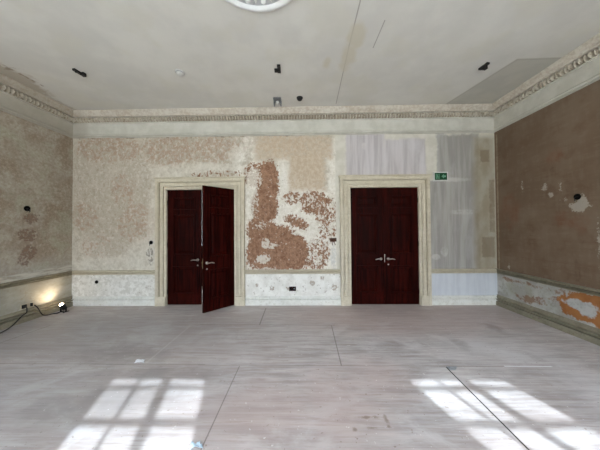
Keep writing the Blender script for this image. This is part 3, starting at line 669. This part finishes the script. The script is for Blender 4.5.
# black mounting brackets left on the ceiling
def bracket(a, b, side, label):
    p, q = Vector((*cl(*a), ZC)), Vector((*cl(*b), ZC)); m_ = (p+q)/2; L = (p-q).length
    e = empty('ceiling_bracket', (m_.x, m_.y, ZC), math.atan2((p-q).y, (p-q).x) - PI/2)
    tag(e, label, 'bracket', 'black brackets on the ceiling')
    g = bmesh.new(); box(g, -.026, .026, -L/2, L/2, -.030, 0, .004); link('bar', g, M_BLACK, e)
    g = bmesh.new(); box(g, min(0, side*.075), max(0, side*.075), -.05, .0, -.045, -.004, .006); link('lug', g, M_BLACK, e)
    g = bmesh.new(); lathe(g, [(.012, 0), (.012, .045), (.006, .05)], 10, Matrix.Translation((0, L*.3, 0)) @ DN); link('bolt', g, M_BLACK, e, True)
bracket((73.3, 68.2), (85.2, 75.5), -1, 'slanting black ceiling bracket farthest from the brown wall')
bracket((278.6, 64.3), (279.3, 71.6), 1, 'black ceiling bracket below the plaster rose, in line with the grey clip')
bracket((488.5, 62), (479.5, 68.6), -1, 'slanting black ceiling bracket next to the grey replastered corner')
x, y = cl(180, 72); e = empty('smoke_detector', (x, y, ZC)); tag(e, 'small round white smoke detector on the ceiling', 'smoke detector')
g = bmesh.new(); lathe(g, [(.078, 0), (.078, .012), (.07, .018)], 28, DN); link('base', g, M_WHITEPL, e, True)
g = bmesh.new(); lathe(g, [(.062, .018), (.060, .032), (.05, .044), (.02, .05), (0, .05)], 28, DN); link('cover', g, M_WHITEPL, e, True)
g = bmesh.new(); lathe(g, [(.064, .018), (.064, .024), (.058, .024)], 28, DN, False); link('vent_slot', g, M_GREY, e, True)
x, y = cl(299.7, 97.6); e = empty('ceiling_camera', (x, y, ZC)); tag(e, 'small black dome fixed to the ceiling near the cornice', 'dome')
g = bmesh.new(); lathe(g, [(.062, 0), (.062, .014), (.056, .02)], 26, DN); link('base', g, M_BLACK, e, True)
g = bmesh.new(); lathe(g, [(.054, .018), (.05, .04), (.034, .058), (.014, .066), (0, .067)], 26, DN); link('dome', g, M_BLACK, e, True)
# grey clip hanging at the cornice edge
x, y = cl(277.3, 99.0); e = empty('conduit_clip', (x, y, ZC)); tag(e, 'grey metal clip with two legs at the cornice edge', 'clip')
g = bmesh.new(); box(g, -.078, .078, -.06, .10, -.024, 0, .004); link('plate', g, M_GREY, e)
for s in (-1, 1):
    g = bmesh.new(); box(g, s*.066-.012, s*.066+.012, .02, .10, -.10, -.02, .003); link('leg', g, M_GREY, e)
g = bmesh.new(); lathe(g, [(.034, 0), (.036, .02), (.03, .045), (.012, .056), (0, .057)], 18, Matrix.Translation((0, .05, -.022)) @ DN); link('cap', g, M_WHITEPL, e, True)

# ================================================================== THINGS ON THE WALLS
x, z = bk(440, 176.7); e = empty('exit_sign', (x, D, z)); tag(e, 'green exit sign with door and arrow above the closed door', 'exit sign')
g = bmesh.new(); box(g, -.155, .155, -.032, 0, -.098, .098, .006); link('housing', g, M_WHITEPL, e)
g = bmesh.new(); box(g, -.130, .130, -.038, -.030, -.076, .076, .002); link('face', g, M_GREEN, e)
def flatshape(name, polys, y, mat, parent):
    bm = bmesh.new()
    for pts in polys:
        a = [bm.verts.new((u, y, v)) for u, v in pts]; b = [bm.verts.new((u, y+.003, v)) for u, v in pts]; n = len(pts)
        fs = [bm.faces.new(a), bm.faces.new(b[::-1])] + [bm.faces.new((a[i], a[(i+1) % n], b[(i+1) % n], b[i])) for i in range(n)]
        bmesh.ops.recalc_face_normals(bm, faces=fs)
    return link(name, bm, mat, parent)
flatshape('door_symbol', [[(-.108, -.05), (-.098, -.05), (-.098, .05), (-.108, .05)], [(-.098, .042), (-.042, .042), (-.042, .05), (-.098, .05)], [(-.042, -.05), (-.034, -.05), (-.034, .05), (-.042, .05)], [(-.104, -.055), (-.034, -.055), (-.034, -.048), (-.104, -.048)]], -.0405, M_PICTO, e)
man = [[(-.076+.009*math.cos(k*PI/4), .030+.009*math.sin(k*PI/4)) for k in range(8)], [(-.084, .018), (-.064, .018), (-.062, -.010), (-.078, -.012)], [(-.066, .016), (-.048, .002), (-.052, -.004), (-.068, .006)], [(-.084, .018), (-.094, .002), (-.088, -.002), (-.078, .010)], [(-.070, -.010), (-.054, -.022), (-.052, -.042), (-.060, -.042), (-.062, -.026), (-.078, -.012)], [(-.078, -.012), (-.082, -.028), (-.096, -.034), (-.094, -.042), (-.075, -.034), (-.068, -.014)]]
flatshape('running_figure_symbol', man, -.0405, M_PICTO, e)
flatshape('arrow_symbol', [[(.010, 0), (.060, .045), (.060, .018), (.104, .018), (.104, -.018), (.060, -.018), (.060, -.045)]], -.0405, M_PICTO, e)

def round_box(name, fn, px, py, r, wall, label, cat, mat=M_BLACK, wires=0, group=None):
    a, z = fn(px, py)
    loc, rz = {'back': ((a, D, z), 0.0), 'left': ((XL, a, z), PI/2), 'right': ((XR, a, z), -PI/2)}[wall]
    e = empty(name, loc, rz); tag(e, label, cat, group)
    g = bmesh.new(); R = Matrix.Rotation(PI/2, 4, 'X'); lathe(g, [(r, 0), (r, .008), (r*.86, .010), (r*.82, .002), (0, .002)], 22, R, False); link('ring', g, mat, e, True)
    g = bmesh.new(); lathe(g, [(r*.82, .004), (0, .004)], 22, R, False); link('cavity', g, M_DARKGAP, e)
    for k in range(wires):
        g = bmesh.new(); t = random.uniform(-1, 1)
        tube(g, spline([(t*r*.3, -.004, .0), (t*r*.5, -.03, -r*.2), (t*r*.8 + .01*k, -.035, -r*.9), (t*r*.6, -.03, -r*1.5)], 5), .0035, 6); link('wire', g, M_RUBBER, e, True)
    return e
round_box('junction_hole', bk, 96.7, 282, .038, 'back', 'round black socket hole in the dado before the half-open door', 'socket hole')
round_box('junction_box', bk, 151.2, 242.5, .045, 'back', 'dark round wiring box beside the casing of the half-open door', 'wiring box', M_GREY, 2)
round_box('wiring_hole', lw, 27, 208.5, .05, 'left', 'dark wiring hole above the brown scars on the beige side wall', 'wiring hole', M_DARKGAP, 3)
round_box('wall_hole', rw, 577.5, 196.8, .045, 'right', 'dark hole ringed by broken plaster on the brown side wall', 'hole', M_DARKGAP, 1)
# double back box in the dado between the doors
x, z = bk(292.6, 288.7); e = empty('socket_box', (x, D, z)); tag(e, 'dark open double socket box in the white dado between the doors', 'socket box')
g = bmesh.new(); t = .008
for q in ((-.075, .075, .038, .046), (-.075, .075, -.046, -.038), (-.075, -.067, -.038, .038), (.067, .075, -.038, .038), (-.004, .004, -.038, .038)): box(g, q[0], q[1], -.014, 0, q[2], q[3])
link('rim', g, M_RUST, e)
g = bmesh.new(); box(g, -.067, .067, -.004, 0, -.038, .038); link('cavity', g, M_DARKGAP, e)
g = bmesh.new(); lathe(g, [(.016, 0), (.014, .012), (0, .014)], 12, Matrix.Translation((.035, -.004, .0)) @ Matrix.Rotation(PI/2, 4, 'X')); link('terminal', g, M_GREY, e, True)
g = bmesh.new(); tube(g, spline([(-.03, -.006, .01), (-.035, -.03, -.005), (-.05, -.028, -.03), (-.06, -.018, -.052)], 5), .004, 6); link('wire', g, M_RUBBER, e, True)
# rusty box with a torn conduit
x, z = bk(333.2, 239.8); e = empty('rusty_switch_box', (x, D, z)); tag(e, 'rusty brown switch box on the wall by the casing of the closed door', 'switch box')
g = bmesh.new()
for q in ((-.07, .07, .028, .038), (-.07, .07, -.038, -.028), (-.07, -.06, -.03, .03), (.06, .07, -.03, .03)): box(g, q[0], q[1], -.016, 0, q[2], q[3])
box(g, -.06, .06, -.005, 0, -.03, .03); link('box', g, M_RUST, e)
for s in (-1, 1):
    g = bmesh.new(); tube(g, spline([(s*.012+.01, -.010, -.03), (s*.02+.01, -.014, -.07), (s*.034+.012, -.010, -.115)], 4), .007, 6); link('conduit', g, M_RUST, e, True)

# ================================================================== FLOODLIGHT, SOCKET AND CABLES
sy, szz = lw(24.8, 306); e = empty('wall_socket', (XL, sy, szz), PI/2); tag(e, 'double socket with a black plug low on the beige side wall', 'socket')
g = bmesh.new(); box(g, -.075, .13, -.012, 0, -.040, .040, .004); link('face_plate', g, M_TRIM, e)
plug = empty('plug', (XL+.012, sy-.03, szz), PI/2); tag(plug, 'black square plug pushed into the side wall socket', 'plug')
g = bmesh.new(); box(g, -.03, .03, -.034, 0, -.032, .032, .008); link('body', g, M_RUBBER, plug)
p2 = empty('plug.001', (XL+.012, sy+.085, szz), PI/2); tag(p2, 'slim black plug of the floodlight beside the bigger plug', 'plug')
g = bmesh.new(); box(g, -.012, .012, -.03, 0, -.03, .03, .005); link('body', g, M_RUBBER, p2)
fx, fy = fl(61.0, 309.2)
print('FLOOD', fx, fy); fx, fy = XL+.24, 4.60
e = empty('floodlight', (fx, fy, 0)); tag(e, 'small lit black floodlight standing on the floor by the wall', 'floodlight')
g = bmesh.new()
for s in (-1, 1): box(g, s*.055-.008, s*.055+.008, -.06, .06, 0, .012, .003); box(g, s*.055-.008, s*.055+.008, -.012, .012, .008, .10, .003)
box(g, -.055, .055, -.01, .01, .0, .012); link('stand', g, M_BLACK, e)
aim = Matrix.Translation((0, 0, .105)) @ Matrix.Rotation(math.radians(-20), 4, 'Y') @ Matrix.Rotation(math.radians(20), 4, 'X')
g = bmesh.new(); lathe(g, [(.028, -.06), (.040, -.05), (.044, 0), (.052, .045), (.052, .055), (.046, .055), (.042, .036), (0, .036)], 20, aim, False); link('lamp_head', g, M_BLACK, e, True)
g = bmesh.new(); lathe(g, [(.034, .042), (.034, .058), (.028, .074), (.015, .084), (0, .087)], 20, aim, False); link('lens', g, M_LENS, e, True)
sl = bpy.data.lights.new('flood_beam', 'SPOT'); sl.energy = 4.2; sl.color = (1.0, .80, .58); sl.spot_size = math.radians(125); sl.spot_blend = .9; sl.shadow_soft_size = .03
ob = bpy.data.objects.new('flood_beam', sl); C.objects.link(ob); ob.parent = e; ob.location = aim @ Vector((0, 0, .125))
ty, tz = lw(46, 287)
tgt = Vector((XL, ty, tz)) - Vector((fx, fy, 0)) - Vector(ob.location)
ob.rotation_euler = tgt.to_track_quat('-Z', 'Y').to_euler()
# cables
R_ = .009
w0 = Vector((XL+.075, sy+.085, szz-.01))
dy = fy - w0.y
g = bmesh.new(); tube(g, spline([w0, (XL+.085, w0.y+dy*.12, szz-.07), (XL+.10, w0.y+dy*.30, .05), (XL+.12, w0.y+dy*.48, R_+.001), (XL+.15, w0.y+dy*.68, R_), (fx-.03, fy-.075, R_), (fx-.005, fy-.022, .03)], 8), R_, 8)
tag(link('power_cable', g, M_RUBBER, None, True), 'short black cable running from the socket to the lit floodlight', 'cable')
a0 = Vector((XL+.075, sy-.03, szz-.02))
g = bmesh.new(); tube(g, spline([a0, a0+Vector((.02, -.02, -.08)), (XL+.12, sy-.14, .14), (XL+.20, sy-.36, .04), (XL+.26, sy-.62, R_+.002), (XL+.34, sy-1.2, R_), (XL+.4, sy-2.0, R_)], 8), R_, 8)
tag(link('power_cable.001', g, M_RUBBER, None, True), 'black cable hanging from the bigger plug and out along the floor', 'cable')

# ================================================================== SCRAPS ON THE FLOOR
def scrap(name, px, mat, label, cat, lift=.012):
    bm = bmesh.new(); q = [Vector((*fl(*p), 0)) for p in px]; n = 6; rows = []
    for i in range(n+1):
        r = []
        for j in range(n+1):
            u, v = i/n, j/n; p = (q[0]*(1-u)+q[1]*u)*(1-v) + (q[3]*(1-u)+q[2]*u)*v
            r.append(bm.verts.new((p.x + random.uniform(-.004, .004), p.y + random.uniform(-.004, .004), .003 + lift*(random.random()*.5 + .5*abs(math.sin(3*u+2*v))))))
        rows.append(r)
    for a, b in zip(rows, rows[1:]):
        for k in range(n): bm.faces.new((a[k], a[k+1], b[k+1], b[k]))
    ext = bmesh.ops.extrude_face_region(bm, geom=bm.faces[:])
    for v in ext['geom']:
        if isinstance(v, bmesh.types.BMVert): v.co.z = max(.0005, v.co.z-.002)
    bmesh.ops.recalc_face_normals(bm, faces=bm.faces[:])
    return tag(link(name, bm, mat, None, True), label, cat)
scrap('paper_scrap', [(134.5, 363.2), (143.8, 363.2), (145, 360), (137, 360)], M_PAPER, 'small grey-white paper scrap on the floor behind the sun patch', 'paper')
scrap('paper_scrap.001', [(189, 450), (203, 450), (200, 445), (192, 445)], M_BLUEPAPER, 'crumpled pale blue paper at the edge of the sun patch', 'paper', .03)
bm = bmesh.new(); q = [(446.8, 367), (457, 367), (455.5, 370.2), (449.8, 370.2)]
vs = [(*fl(*p), .0005) for p in q]; a = [bm.verts.new(v) for v in vs]; b = [bm.verts.new((v[0], v[1], .005)) for v in vs]
bm.faces.new(a); bm.faces.new(b)
for i in range(4): bm.faces.new((a[i], a[(i+1) % 4], b[(i+1) % 4], b[i]))
bmesh.ops.recalc_face_normals(bm, faces=bm.faces[:])
tag(link('metal_plate', bm, M_PLATE), 'small dull metal plate at the end of the dark floor gap', 'plate')
